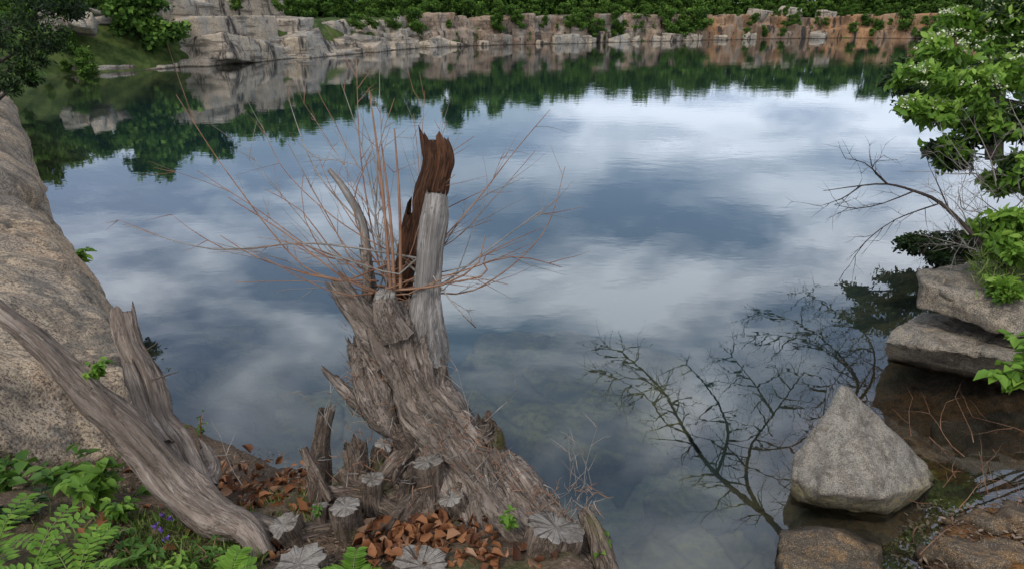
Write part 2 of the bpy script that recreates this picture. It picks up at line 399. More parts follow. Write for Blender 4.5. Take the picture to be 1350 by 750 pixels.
# ---------------------------------------------------------------- water
me=bpy.data.meshes.new("water"); me.from_pydata([(-450,-60,0),(450,-60,0),(450,450,0),(-450,450,0)],[],[(0,1,2,3)])
m,t,b=newmat("quarry_water"); t.n.remove(b)
p=t.node('ShaderNodeNewGeometry').outputs['Position']
w1=t.noise(t.scalev(p,(1,1.6,1)),1.3,2,.5,.4); w2=t.noise(t.scalev(p,(1,1.4,1)),6.5,1,.5); w3=t.noise(t.scalev(p,(.35,1.0,1)),.28,2,.5)
patch=t.ramp(t.noise(t.scalev(p,(.5,1,1)),.07,2,.5),[(.38,.25),(.6,1.)])
dist=t.node('ShaderNodeVectorMath',{0:p},operation='LENGTH').outputs['Value']
amp=t.rng(dist,6,50,.10,.32)
h=t.math('ADD',t.math('MULTIPLY',w1,.55),t.math('ADD',t.math('MULTIPLY',w2,.12),t.math('MULTIPLY',w3,.9)))
h=t.math('MULTIPLY',t.math('MULTIPLY',h,amp),patch)
bn=t.bump(h,.5,.05)
fr=t.node('ShaderNodeFresnel',{'IOR':1.33,'Normal':bn}).outputs[0]
fac=t.math('POWER',fr,.56,True)
gl=t.node('ShaderNodeBsdfGlossy',{'Color':(.95,.97,1.0),'Roughness':.0,'Normal':bn})
tr=t.node('ShaderNodeBsdfTransparent',{'Color':(.86,.92,.90)})
ms=t.node('ShaderNodeMixShader',{0:fac,1:tr.outputs[0],2:gl.outputs[0]})
t.l.new(ms.outputs[0],t.n['Material Output'].inputs['Surface'])
me.materials.append(m); link(bpy.data.objects.new("water",me))

# ---------------------------------------------------------------- left granite slabs
def zz(p,z): return Vector((p.x,p.y,z))
e=[G(64,275,1.35),G(108,350,1.3),G(160,425,1.25),G(205,510,1.2),G(242,592,1.15)]
cr=[G(-10,222,2.0),G(60,305,1.95),G(120,385,1.8),G(165,470,1.65)]
h1=e+[zz(q+Vector((.05,.02,0)),-1.5) for q in e]+cr+[G(-260,330,2.5),G(-160,520,2.35),G(20,600,1.85),G(150,610,1.5),Vector((-9,8,0)),Vector((-4,2.9,.5))]
rock("granite_slab",[h1],M_gran,.045,.065,1.9,0,amp2=.05)
e2=[G(8,118,1.7),G(36,200,1.75),G(62,255,1.75)]
h2=e2+[zz(q,-1.5) for q in e2]+[G(-60,110,2.6),G(-40,190,2.5),G(6,215,2.3),G(-250,150,3.0),G(-300,260,2.9),Vector((-14,10,0))]
rock("granite_slab",[h2],M_gran,.09,.10,1.2,0,amp2=.12)
hs=[]
for i in range(12):
    a=i/11; c=Vector((-16,21.5,0)).lerp(Vector((-31,41,0)),a)+Vector((-1.6,-.6,random.uniform(.4,1.0)))
    hs.append(block(c,(random.uniform(2,3.4),random.uniform(2,3.4),random.uniform(1.6,3.0)),random.uniform(.6,1.2),(random.uniform(-.1,.1),random.uniform(-.1,.1))))
rock("granite_bank",hs,M_gran,.2,.1,.9,0)

# ---------------------------------------------------------------- far cliffs and ledges
def wall(path,h,inset,spacing,dims,tiers,zb=-.6,tl=.06,hj=.25,depth=(2.0,3.4),skip=0.0,rj=.18):
    hs=[]; 
    for a,b_ in zip(path[:-1],path[1:]):
        a=Vector((*a,0));b_=Vector((*b_,0)); D=b_-a;L=D.length;D.normalize(); nrm=Vector((-D.y,D.x,0)); ang=math.atan2(D.y,D.x)
        for k in range(tiers):
            s_=random.uniform(0,1)
            while s_<L:
                w=random.uniform(*dims); hh=h/tiers
                hgt=hh*random.uniform(1-hj,1+hj)
                if random.random()>skip:
                    c=a+D*s_+nrm*(1.0+inset*k+random.uniform(-.5,.5)); c.z=zb+(k+.5)*hh+random.uniform(-.2,.2)
                    hs.append(block(c,(w*1.15,random.uniform(*depth)+inset,hgt*1.3),ang+random.uniform(-rj,rj),(random.uniform(-tl,tl),random.uniform(-tl,tl)),.13))
                s_+=w*spacing
    return hs
random.seed(3)
hs=wall([(-29.0,58),(-24,68),(-18.2,82)],4.6,2.3,.85,(3,8),5,zb=-.7,tl=.14,hj=.4,rj=.35,skip=.08)
hs+=wall([(-27,64),(-20.5,80)],5.2,2.6,.85,(4,9),3,zb=-.2,tl=.16,hj=.3,rj=.35,depth=(3,5))
rock("granite_ledge",hs,M_led,.16,.07,.9,0,amp2=.06,freq2=.35)
hs=wall([(-34,50),(-29.0,58)],1.8,1.4,1.2,(1.0,2.6),3,tl=.3,hj=.5,skip=.2)+wall([(-18,82),(-15,90),(-12,98)],3.4,1.6,.9,(1.5,4.0),3,tl=.25,hj=.5)
for _ in range(40):
    hs.append(block((random.uniform(-46,-31),random.uniform(54,68),random.uniform(3.0,4.2)),(random.uniform(.8,3.0),random.uniform(.8,2),random.uniform(.5,1.5)),random.uniform(0,3),(random.uniform(-.3,.3),random.uniform(-.3,.3)),.2))
rock("granite_boulders",hs,M_led,.16,.08,.9,0)
hs=wall([(-13,98),(-2,105.5),(9,112.5),(26,123)],4.1,.7,.8,(1.6,5.0),2,tl=.08,hj=.32,rj=.3)
rock("quarry_cliff",hs,M_cliff,.24,.14,.6,0)
hs=wall([(30,124),(45,132),(62,138),(84,131)],4.2,.8,.8,(2.0,5),2,tl=.08,hj=.35,rj=.3)
rock("quarry_cliff",hs,M_orange,.27,.14,.6,0)
hs=[]
for (x,y,s_) in [(8,110,2.4),(10.5,111.5,2.0),(12,113,1.4),(27,121,2.2),(30,122,1.8),(24,119.5,1.3),(-11,97,2),(-8.5,99,1.4),(42,129,1.6),(57,135,2.2),(4,108,1.2),(17,115.5,1.8),(20,118,1.2),(36,126,1.5),(-4,102,1.1)]:
    hs.append(block((x,y,.2),(s_*1.8,s_*1.2,s_*.8),random.uniform(0,3),(random.uniform(-.25,.25),random.uniform(-.25,.25)),.25))
for (x,y,s_) in [(45,134.5,2.2),(48,136,1.6),(52,137,2.6),(33,127,1.5),(60,140,2.0)]:
    hs.append(block((x,y,3.9),(s_*1.6,s_*1.2,s_*.9),random.uniform(0,3),(random.uniform(-.2,.2),random.uniform(-.2,.2)),.2))
rock("granite_boulders",hs,M_led,.17,.10,.9,0)

# ---------------------------------------------------------------- distant trees
TM=[]
for k in range(4):
    cl=[]
    for j in range(11):
        a=random.uniform(0,6.28);r=random.uniform(.1,1.5);z=random.uniform(.4,3.6)
        cl.append(((math.cos(a)*r*(1-.15*z),math.sin(a)*r*(1-.15*z),z),(random.uniform(.6,1.0),)*2+(random.uniform(.5,.8),)))
    TM.append(foliage("tree_foliage",cl,30,.27,L_far,simple_=True,mesh_only=True,subs=9,aspect=.4))
dt=empty("distant_trees")
def addtree(x,y,sc,z=None,zs=1.0):
    o=bpy.data.objects.new("tree_crown",random.choice(TM)); scene.collection.objects.link(o)
    o.parent=dt; o.location=(x,y,(gz(x,y) if z is None else z)-.15*sc); o.rotation_euler=(0,0,random.uniform(0,6.28)); o.scale=(sc*random.uniform(.85,1.3),sc*random.uniform(.85,1.3),sc*zs*random.uniform(.8,1.2))
pathT=[(-40,40),(-38,52),(-34,61),(-29,73),(-23,86),(-17,99),(-3,108),(9,116),(26,126),(45,137),(62,143),(90,134),(92,100),(84,82),(50,48)]
random.seed(5)
for a,b_ in zip(pathT[:-1],pathT[1:]):
    a=Vector(a);b_=Vector(b_);D=b_-a;L=D.length;D.normalize();n_=Vector((-D.y,D.x))
    for row in range(4):
        s_=random.uniform(0,2)
        while s_<L:
            q=a+D*s_+n_*(.8+row*2.8+random.uniform(-1,1.2))
            sc=[.55,1.05,1.35,1.6][row]*random.uniform(.65,1.35)
            addtree(q.x,q.y,sc,zs=1.0 if row==0 else 1.1); s_+=random.uniform(1.3,2.6)*(1+.22*row)
for (x,y,sc,z) in [(-30.5,58.5,1.5,1.2),(-29.5,59.5,1.4,1.8),(-37,53,.8,None),(-35,56,.8,None),(-36,60,.9,None),(-33,54,.5,1.0),(-27,72,.5,4.3),(-24.5,77,.5,4.4),(-13,97.5,.8,1.5),(-15,92,.6,2.2),
    (-2,105,.7,1.5),(0,107,.8,2.0),(-5,103.5,.5,.8),(14,115,.6,1.0),(17,117,.8,.6),(20,119.5,.9,.8),(23,121,.8,.4),(29,123,1.1,.8),(31,124,1.2,1.0),(28,122.5,1.0,.3),(26,121.5,1.0,1.2),(32,125,1.1,1.8),(36,127.5,.5,.5),(40,130,.5,1.),(72,134,1.,1.),(77,132,1.1,.8),(64,136.6,.6,.5),(-18,84,.5,2.5),(-17,88,.6,2.5),(68,136,.9,.5),(80,131,1.3,.4),(66,137,.7,1.5),(10,112,.8,1.8),(12,113.5,.9,1.5)]:
    addtree(x,y,sc,z)
for _ in range(110): addtree(random.uniform(-47,-31),random.uniform(50,69),random.uniform(.2,.55))
for _ in range(44):
    s_=random.random(); x=-13+40*s_; y=98+25*s_; addtree(x+random.uniform(-.6,.2),y-.6,random.uniform(.22,.5),random.choice([.3,2.2,3.6]))
for _ in range(34):
    s_=random.random(); x=30+50*s_; y=124+ (14*s_/.6 if s_<.6 else 14-(s_-.6)*17); addtree(x,y-.9,random.uniform(.25,.55),random.choice([.3,2.2,3.8]))
# ---------------------------------------------------------------- near trees
def grow(acc,p,d,L,r,depth,rng,wob=.25,up=.0,kids=4,seg=5,mi=0,ratio=.6):
    n=max(3,int(L/.12)); n=min(n,9); pts=[p.copy()]; dd=d.normalized(); q=p.copy()
    for i in range(n):
        dd=(dd+Vector((rng.gauss(0,wob),rng.gauss(0,wob),rng.gauss(0,wob)+up))*.5).normalized()
        q=q+dd*(L/n); pts.append(q.copy())
    rad=[r*(1-.75*i/n) for i in range(n+1)]
    acc.tube(pts,rad,seg=seg,mi=mi)
    if depth>0:
        for k in range(kids):
            i=rng.randint(1,n); a=pts[i]; dirn=(pts[min(i+1,n)]-pts[i-1]).normalized()
            side=Vector((rng.gauss(0,1),rng.gauss(0,1),rng.gauss(0,1))); side=(side-dirn*side.dot(dirn)).normalized()
            grow(acc,a,dirn*.75+side*.75,L*ratio*rng.uniform(.6,1.1),max(rad[i]*.6,.0022),depth-1,rng,wob,up,kids,max(4,seg-1),mi,ratio)
rg=random.Random(4)
jt=empty("juniper_tree"); A=Acc(); b0=Vector((-11.2,14.4,1.8))
A.tube([b0,b0+Vector((.2,0,1.2)),b0+Vector((.5,.2,2.4)),b0+Vector((.4,.2,3.8))],[.16,.13,.09,.03],8,.2,.2)
cl=[]
for (u,v,tt,rp) in [(10,40,13.5,50),(45,20,14,45),(75,5,14.5,35),(30,75,14,32),(60,50,14.2,35),(5,110,13.4,22),(50,-30,14,60),(0,-30,13.5,70),(95,10,14.8,20),(40,-90,14,60),(-60,40,13.5,80),(38,100,14,16),(10,-140,14,55)]:
    c=P(u,v,tt); r=rp*tt/FP; cl.append((c[:],(r,r,r*.7))); A.tube([b0+Vector((.4,.2,min(max(c.z-2.4,.5),3))),c],[.05,.01],5)
A.build("trunk",[M_grayb],jt)
foliage("foliage",cl,55,.11,L_dark,jt,zb=-.2,aspect=.3,subs=13)
foliage("foliage_tips",cl,18,.10,L_mid,jt,zb=-.2,aspect=.3,subs=7)
# dark foliage tree added further along the right bank for its pond reflection
ot=empty("added_dark_tree"); A=Acc(); b0=Vector((11.6,16.4,.8)); cl=[]
A.tube([b0,b0+Vector((-.3,0,1.5)),b0+Vector((-.5,-.1,3.2))],[.2,.16,.08],8,.2,.15)
for (u,v,z,r) in [(1150,400,2.4,.55),(1180,372,2.3,.6),(1135,418,2.9,.5),(1195,410,2.7,.6),(1170,430,3.1,.55),(1215,380,2.4,.7),(1125,385,2.6,.35),(1230,420,3.0,.7)]:
    c=R(u,v,z); cl.append((c[:],(r,r,r*.7))); A.tube([b0+Vector((-.4,0,1.8)),c],[.06,.01],5)
A.build("trunk",[M_twigd],ot); foliage("foliage",cl,60,.13,L_dark,ot,zb=-.2,subs=11)
# flowering tree, right
ft=empty("flowering_dogwood_tree"); A=Acc(); b0=Vector((8.9,9.0,.9)); top=b0+Vector((-.6,.2,4.2))
A.tube([b0,b0+Vector((-.1,.1,1.4)),b0+Vector((-.4,.1,2.8)),top],[.17,.14,.11,.05],9,.2,.15)
cl=[];fl=[]
for (u,v,tt,rp) in [(1300,40,8.6,50),(1250,70,8.4,42),(1218,105,8.2,34),(1340,95,8.3,54),(1280,120,8.3,46),(1235,148,8.2,28),(1203,142,8.1,20),(1290,170,8.5,38),(1350,20,8.5,60),(1262,205,8.6,28),(1330,165,8.7,44),(1300,-30,8.8,56),(1370,-60,8.6,80),(1262,25,8.7,22),(1420,80,8.6,70),(1243,198,8.5,20),(1350,225,8.2,40),(1345,330,7.6,34),(1310,300,8.0,26),(1345,290,7.8,32),(1325,240,8.6,26),(1325,380,7.4,16)]:
    c=P(u,v,tt); r=rp*tt/FP; cl.append((c[:],(r,r,r*.6)))
    st=b0.lerp(top,min(1,max(.2,(c.z-b0.z)/4.2-.25))); mid=(st+c)/2+Vector((0,0,.10)); A.tube([st,mid,c],[.025,.014,.005],5,.2)
    if v<170:
        for _ in range(int(rp*.55)):
            d=rand_dirs(1,.6)[0]; fl.append(np.array(c)+d*np.array((r,r,r*.7))*RNG.uniform(.6,1.05))
A.build("trunk",[M_twigd],ft)
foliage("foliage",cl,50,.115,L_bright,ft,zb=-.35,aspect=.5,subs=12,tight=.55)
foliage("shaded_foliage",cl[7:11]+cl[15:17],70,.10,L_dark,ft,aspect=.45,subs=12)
cc=[];
for q in fl:
    for _ in range(11): cc.append(q+RNG.normal(size=3)*np.array((.032,.032,.010)))
n=len(cc); leaves_mesh("blossom",cc,rand_dirs(n,.2),rand_dirs(n,4),.028,L_flower,RNG.uniform(0,1,n),.9,ft)
# bare overhanging tree (its limbs are mirrored in the pond)
bt=empty("bare_tree"); A=Acc(); b0=Vector((8.6,7.6,.5)); rg=random.Random(21)
k0=R(1060,735,5.6)
A.tube([b0,b0+Vector((-.2,.2,2.5)),b0+Vector((-.9,.8,4.2)),k0],[.2,.17,.13,.085],9,.25,.15)
limbs=[[(1060,735,5.6),(1010,680,5.4),(945,625,5.3),(905,570,5.2),(870,510,5.0),(820,465,4.9)],
 [(1010,680,5.4),(985,640,5.3),(990,590,5.4),(1020,545,5.3),(1060,490,5.1)],
 [(945,625,5.3),(960,570,5.5),(940,520,5.4),(905,480,5.2)],
 [(1090,700,5.8),(1080,620,5.7),(1110,550,5.6),(1130,500,5.4),(1075,440,5.2),(1010,410,5.0)],
 [(1110,550,5.6),(1150,500,5.5),(1140,440,5.3),(1060,385,5.0)],
 [(1020,545,5.3),(990,500,5.2),(965,470,5.1)],
 [(1130,500,5.4),(1100,470,5.3),(1050,445,5.2),(1000,440,5.1)],
 [(990,590,5.4),(1040,590,5.4),(1080,560,5.3),(1090,510,5.2)],
 [(905,570,5.2),(880,560,5.2),(850,520,5.1),(800,490,5.0)]]
for li,L_ in enumerate(limbs):
    pts=[R(*q) for q in L_]; r0=[.075,.05,.045,.06,.045,.03,.035,.03,.028][li]; n=len(pts)
    if li==3: A.tube([b0+Vector((-.7,.6,3.8)),pts[0]],[.09,.065],7)
    sp=A.tube(pts,[r0*(1-.72*i/(n-1)) for i in range(n)],6,.35)
    for j in range(2,len(sp)):
        for _ in range(2):
            d=(sp[j]-sp[j-1]).normalized(); sd=Vector((rg.gauss(0,1),rg.gauss(0,1),abs(rg.gauss(0,.6)))); sd=(sd-d*sd.dot(d)).normalized()
            if rg.random()<.85: grow(A,sp[j],d*.7+sd*.8,rg.uniform(.6,1.5),.021,2,rg,.3,.0,4,4,0,.6)
A.build("limbs",[M_twigd],bt)
# dead branch + brush on the right
db=Acc(); rg=random.Random(9)
main=[P(1330,360,7.8),P(1285,312,7.9),P(1240,268,8.0),P(1205,252,8.0),P(1170,243,8.0),P(1135,245,8.1),P(1085,252,8.1)]
sp=db.tube(main,[.035,.027,.021,.015,.011,.008,.003],6,.1)
for q in [[(1170,243),(1140,215),(1115,210)],[(1205,252),(1165,268),(1130,275),(1100,270)],[(1240,268),(1180,290),(1140,320),(1120,350)],[(1170,243),(1150,222),(1165,205)],[(1135,245),(1110,262),(1080,272)],[(1285,312),(1240,305),(1215,335)],[(1250,275),(1235,240),(1225,220)]]:
    pp=[P(u,v,8.0+rg.uniform(-.15,.15)) for u,v in q]; s2=db.tube(pp,[.011]+[.006]*(len(pp)-2)+[.002],5,.12)
    for j in range(1,len(s2)): grow(db,s2[j],(s2[j]-s2[j-1])+Vector((rg.gauss(0,.08),0,rg.gauss(0,.08))),.3,.004,1,rg,.3,0,2,4)
db.build("dead_branch",[M_twigd])
br=Acc()
for _ in range(38):
    a=P(rg.uniform(1275,1380),rg.uniform(220,350),rg.uniform(7.8,9)); grow(br,a,Vector((rg.gauss(-.6,.5),rg.gauss(-.1,.4),rg.gauss(.35,.4))),rg.uniform(.5,1.1),.009,2,rg,.25,.02,3,4,0,.55)
br.build("brush_twigs",[M_twigg])
sh=empty("shrub"); A=Acc()
cl=[(P(u,v,tt)[:],(rp*tt/FP,rp*tt/FP,rp*tt/FP*.6)) for u,v,tt,rp in [(1225,325,11.6,32),(1260,322,11.5,34),(1205,322,11.7,20),(1290,325,11.4,30),(1240,340,11.3,18),(1320,330,11.5,30)]]
foliage("foliage",cl,90,.085,L_dark,sh,subs=12)
for _ in range(14): grow(A,P(1290,345,11.4),Vector((rg.uniform(-1.2,.2),rg.gauss(0,.3),rg.uniform(0,.7))),.9,.014,1,rg)
A.build("stems",[M_twigd],sh)

# ---------------------------------------------------------------- right rocks
top=[P(1206,352,8.6),P(1290,343,9.3),P(1420,345,9.4),P(1430,415,7.4),P(1350,404,7.35),P(1215,372,8.0)]
bot=[P(1210,405,8.15),P(1345,448,7.3),P(1440,455,7.2),P(1300,390,9.4),P(1420,390,9.4)]
rock("granite_block",[top+bot],M_grey,.035,.05,2.4,0)
top=[P(1163,450,8.0),P(1215,410,8.8),P(1400,420,8.6),P(1420,480,7.2),P(1300,470,7.2)]
bot=[G(1170,478,-.1),G(1290,505,-.1),G(1400,520,-.1),G(1240,450,-.5),G(1380,450,-.5)]
rock("granite_block",[top+bot],M_grey,.04,.055,2.2,0)
tri=[P(1108,508,6.15),P(1120,512,6.2),P(1222,612,6.05),P(1226,640,5.95),P(1043,628,5.95),P(1046,600,6.1),G(1040,665,-.15),G(1170,700,-.35),G(1120,690,-.35),G(1240,640,-.3),G(1150,560,-.4),P(1165,655,5.62),P(1085,650,5.68)]
rock("pyramid_boulder",[tri],M_tri,.02,.026,3.5,0)
hs=[[G(u,v,z) for u,v,z in [(1030,700,.12),(1090,695,.15),(1160,725,.1),(1170,790,.1),(1025,790,.1),(1025,700,-.4),(1170,700,-.4),(1170,800,-.4),(1020,800,-.4)]]]
rock("shore_boulder",hs,M_rust,.03,.03,3,0)
hs=[]; rg=random.Random(33)
for (u,v,s_) in [(1270,745,.28),(1345,700,.3),(1230,735,.16),(1300,700,.2),(1210,700,.12),(1180,735,.15),(1350,620,.3),(1255,690,.1),(1320,745,.2),(1290,725,.08),(1335,665,.12),(1310,735,.07),(1240,715,.06),(1280,690,.07),(1200,725,.07),(1250,640,.25),(1300,600,.35),(1270,560,.4),(1330,540,.3)]:
    c=G(u,v,0); c.z=gz(c.x,c.y)+s_*.03
    hs.append(block(c,(s_*1.4,s_*1.1,s_*.5),rg.uniform(0,3),(rg.uniform(-.3,.3),rg.uniform(-.3,.3)),.3))
rock("shore_rocks",hs,M_rust,.025,.02,4,1)
def sub_mat():
    m,t,b=newmat("algae_stone"); p=t.node('ShaderNodeNewGeometry').outputs['Position']; n1=t.noise(p,1.4,4,.65);n2=t.noise(p,11,4,.7)
    c=t.mix(t.ramp(n1,[(.40,0.),(.60,1.)]),(.085,.08,.055),(.19,.17,.08)); c=t.mix(t.ramp(n2,[(.42,0.),(.62,.7)]),c,(.07,.065,.05))
    z=t.node('ShaderNodeSeparateXYZ',{'Vector':p}).outputs['Z']; c=t.mix(t.math('POWER',t.rng(z,-.6,-2.4),.8),c,(.03,.075,.08))  # stone colour turns teal with depth, imitating light lost in the water
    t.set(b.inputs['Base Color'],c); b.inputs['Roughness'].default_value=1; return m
M_sub=sub_mat()
hs=[]
for _ in range(60):
    u=rg.uniform(330,1010);v=rg.uniform(450,745); c=G(u,v,0); z=gz(c.x,c.y)
    if z<-.15:
        s_=rg.uniform(.15,.7); hs.append(block((c.x,c.y,z),(s_*1.7,s_*1.3,s_*.5),rg.uniform(0,3),(rg.uniform(-.2,.2),rg.uniform(-.2,.2)),.25))
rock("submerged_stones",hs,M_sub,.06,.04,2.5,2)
l1=[G(585,490,-.85),G(640,447,-1.1),G(720,432,-1.15),G(830,445,-1.1),G(900,475,-1.0),G(930,530,-.85),G(880,600,-.7),G(760,590,-.6),G(640,560,-.65)]
l2=[G(310,565,-.7),G(380,520,-.9),G(470,500,-.9),G(560,530,-.8),G(500,640,-.5),G(360,640,-.5)]
hs=[q+[Vector((x.x+.1,x.y-.1,x.z-1.6)) for x in q] for q in (l1,l2)]
rock("submerged_ledge",hs,M_sub,.06,.12,1.1,1,amp2=.12,freq2=.9)

# ---------------------------------------------------------------- main stump
st=empty("tree_stump")
def px(pts,k=1.0): return [P(u,v,t_) for u,v,t_,r in pts],[k*r*t_/FP for u,v,t_,r in pts]
A=Acc()
a,r=px([(765,850,3.0,85),(735,770,3.1,76),(692,705,3.2,62),(642,640,3.3,48),(600,580,3.36,41),(558,520,3.42,43),(536,465,3.43,48),(530,425,3.45,45),(522,398,3.45,30)])
A.tube(a,r,80,.015,.26,11,cap=0,lump=.24,jag=.05,cols=.05)
a,r=px([(620,700,3.2,36),(600,640,3.28,34),(575,590,3.36,26),(552,550,3.42,20)]); A.tube(a,r,36,.02,.32,8,lump=.35,seed=3.1,cols=.06)
a,r=px([(670,790,3.08,50),(640,710,3.13,40),(622,655,3.22,26)]); A.tube(a,r,36,.02,.32,8,lump=.35,seed=5.1,cols=.06)
a,r=px([(720,690,3.15,26),(668,620,3.25,24),(632,570,3.33,16)]); A.tube(a,r,32,.02,.32,8,lump=.35,seed=15.1,cols=.06)
a,r=px([(520,570,3.38,14),(492,520,3.36,24),(478,480,3.38,20),(468,450,3.36,9)]); A.tube(a,r,32,.02,.4,8,cap=0,lump=.45,seed=8.3,jag=.06,cols=.12)
a,r=px([(520,560,3.4,16),(470,530,3.36,11),(437,495,3.33,6)]); A.tube(a,r,16,.03,.35,7,cap=0,lump=.35,seed=1.3,jag=.06,cols=.15)
a,r=px([(520,470,3.36,26),(486,428,3.34,18),(460,395,3.33,15),(445,375,3.32,13)]); A.tube(a,r,32,.018,.3,7,cap=0,lump=.2,seed=2.2,jag=.05,cols=.05)
a,r=px([(525,440,3.3,24),(510,408,3.24,18),(508,388,3.2,14)]); A.tube(a,r,30,.015,.25,7,cap=2,lump=.25,seed=4.2,mi=0,cols=.05)
a,r=px([(560,475,3.4,32),(560,430,3.36,23),(562,390,3.35,18),(567,330,3.35,17),(572,290,3.36,18),(576,255,3.37,14)]); A.tube(a,r,36,.015,.2,9,cap=3,lump=.15,seed=6.6,mi=1,jag=.15)
a,r=px([(530,420,3.5,16),(532,370,3.5,13),(540,320,3.5,13),(550,280,3.49,14)]); A.tube(a,r,28,.02,.35,8,cap=3,lump=.3,seed=9.7,mi=3,jag=.10)
a,r=px([(552,340,3.46,13),(560,300,3.45,16),(568,250,3.44,20),(576,215,3.43,20),(573,186,3.43,16)]); A.tube(a,r,36,.012,.35,7,cap=3,lump=.25,seed=12.4,mi=3,jag=.09)
a,r=px([(496,400,3.5,8),(484,340,3.52,7),(476,290,3.54,5),(455,250,3.55,5),(434,224,3.56,3)]); A.tube(a,r,10,.03,.25,5,lump=.4,seed=3.3,mi=1)
a,r=px([(484,400,3.46,10),(486,370,3.46,8),(480,330,3.46,6)]); A.tube(a,r,10,.03,.3,5,cap=1,lump=.4,seed=4.3,mi=0,jag=.04)
A.build("trunk",[M_bark,M_weath,M_cut,M_red],st)
n=len(flakes); fa=np.array(flakes)
leaves_mesh("loose_bark",fa[:,0],fa[:,1],fa[:,2],RNG.uniform(.015,.07,n),L_flake,RNG.uniform(0,1,n),.13,st,fold=.25,droop=.05)
A=Acc()
stubs=[((566,690),(562,614),21,3.16),((520,680),(533,632),14,3.2),((497,684),(493,628),15,3.16),((470,640),(464,592),15,3.28),((505,620),(503,585),12,3.32),
 ((395,750),(374,692),19,2.95),((470,725),(450,668),20,3.0),((424,620),(432,545),12,3.3),((405,800),(390,740),36,2.7),((548,810),(552,744),38,2.75),
 ((700,800),(738,692),40,2.95),((606,700),(598,660),17,3.12),((432,700),(418,668),10,3.05),((640,600),(640,553),12,3.3),((545,600),(528,570),15,3.3),((655,610),(652,572),15,3.25)]
rj=random.Random(8)
for i,(a,b_,rp,tt) in enumerate(stubs):
    p0=P(a[0],a[1],tt+.05);p1=P(b_[0],b_[1],tt-.02)+Vector((rj.gauss(0,.012),rj.gauss(0,.015),0)); rr_=rp*tt/FP
    jg=.05 if i in(7,3,13,14,15,1) else 0
    A.tube([p0-(p1-p0)*.6,p0,(p0+p1)/2+Vector((rj.gauss(0,.01),rj.gauss(0,.01),0)),p1],[rr_*1.5,rr_*1.2,rr_*1.0,rr_],32,.012,.26,7,cap=1 if not jg else 0,lump=.28,seed=i*1.7,jag=jg)
A.build("cut_stems",[M_barkm,M_cut],st)
A=Acc()
for (pts) in [[(400,590,3.2,6),(415,625,3.18,8),(435,660,3.14,8)],[(430,650,3.2,12),(480,655,3.2,14),(530,680,3.12,12)],[(570,560,3.4,9),(535,600,3.3,14),(500,640,3.2,13)],[(590,620,3.35,14),(545,660,3.2,16),(500,710,3.05,12)],[(770,670,3.0,8),(785,700,2.95,12),(800,760,2.9,16)],[(330,720,2.9,9),(390,705,3.0,12),(470,690,3.08,12)],[(450,620,3.32,12),(500,650,3.28,20),(560,640,3.28,22),(610,650,3.2,18)]]:
    a,r=px(pts); A.tube(a,r,18,.025,.35,7,cap=0,lump=.45,seed=pts[0][0]*.1)
A.build("roots",[M_barkm],st)
A=Acc(); rg=random.Random(5)
for _ in range(900):
    q=rg.random()
    if q<.40: s_=rg.random(); u,v,tt=580+s_*120+rg.uniform(-30,45),560+s_*110+rg.uniform(-20,20),3.14
    elif q<.65: u,v,tt=rg.uniform(455,520),rg.uniform(430,640),3.28
    elif q<.82: u,v,tt=rg.uniform(700,790),rg.uniform(640,700),2.98
    else: u,v,tt=rg.uniform(400,600),rg.uniform(600,700),3.12
    grow(A,P(u,v,tt+rg.uniform(-.02,.12)),Vector((rg.gauss(0,.7),rg.gauss(0,.4),rg.gauss(.0,.8))),rg.uniform(.03,.10),rg.uniform(.0012,.0035),0,rg,.4,0,0,4,mi=rg.randint(0,1))
for (u,v) in [(760,640),(775,650),(750,650),(620,560),(430,560),(440,570),(640,555),(780,640),(320,640),(770,635)]:
    grow(A,P(u,v,3.1),Vector((rg.gauss(0,.4),rg.gauss(0,.3),1)),.25,.002,1,rg,.3,.0,4,4,0,.5)
A.build("splinters",[M_twigg,M_twig],st)
# long sucker shoots
A=Acc(); rg=random.Random(12); o0=(520,375)
ends=[(470,80,4.0),(500,120,3.7),(163,296,3.6),(310,372,3.4),(232,125,4.2),(260,225,3.9),(320,190,3.8),(345,165,4.0),(380,190,3.7),(410,150,3.9),(440,170,3.7),(450,110,4.0),(520,130,3.6),(545,150,3.8),(600,230,3.4),(640,250,3.6),(690,235,3.5),(725,145,3.8),(745,220,3.9),(735,262,3.6),(705,200,4.2),(660,210,3.9),(625,180,4.2),(590,160,4.0),(700,330,3.3),(740,352,3.2),(670,375,3.3),(640,310,3.2),(350,250,3.5),(300,260,3.3),(290,310,3.8),(370,310,3.2),(400,230,3.3),(420,270,3.2),(380,130,4.4),(490,200,3.3),(475,150,3.3),(610,415,3.1),(650,290,3.9),(330,330,3.1),(420,205,4.1),(560,120,4.1),(715,300,3.9),(395,360,3.2)]
for i,(u,v,tt) in enumerate(ends):
    a=P(o0[0]+rg.uniform(-35,45),o0[1]+rg.uniform(-35,30),3.4); b_=P(u,v,tt); L=(b_-a).length
    sag=Vector((rg.gauss(0,.10),rg.gauss(0,.10),rg.uniform(-.20,.06)*L)); m1=a.lerp(b_,.3)+sag; m2=a.lerp(b_,.65)+sag*.6+Vector((rg.gauss(0,.06),0,rg.gauss(0,.06)))
    r0=rg.uniform(.0035,.007); sp=A.tube([a,m1,m2,b_],[r0,r0*.75,r0*.55,.0016],5,.08,mi=0 if rg.random()<.7 else 1)
    for j in range(3,len(sp)-1):
        if rg.random()<.38:
            d=(sp[j+1]-sp[j]).normalized(); sd=Vector((rg.gauss(0,1),rg.gauss(0,1),rg.gauss(.2,.8))).normalized()
            grow(A,sp[j],d*.9+sd*.55,rg.uniform(.1,.4)*min(L,1.2),r0*.45,1 if rg.random()<.3 else 0,rg,.16,.0,2,4,0 if rg.random()<.7 else 1,.5)
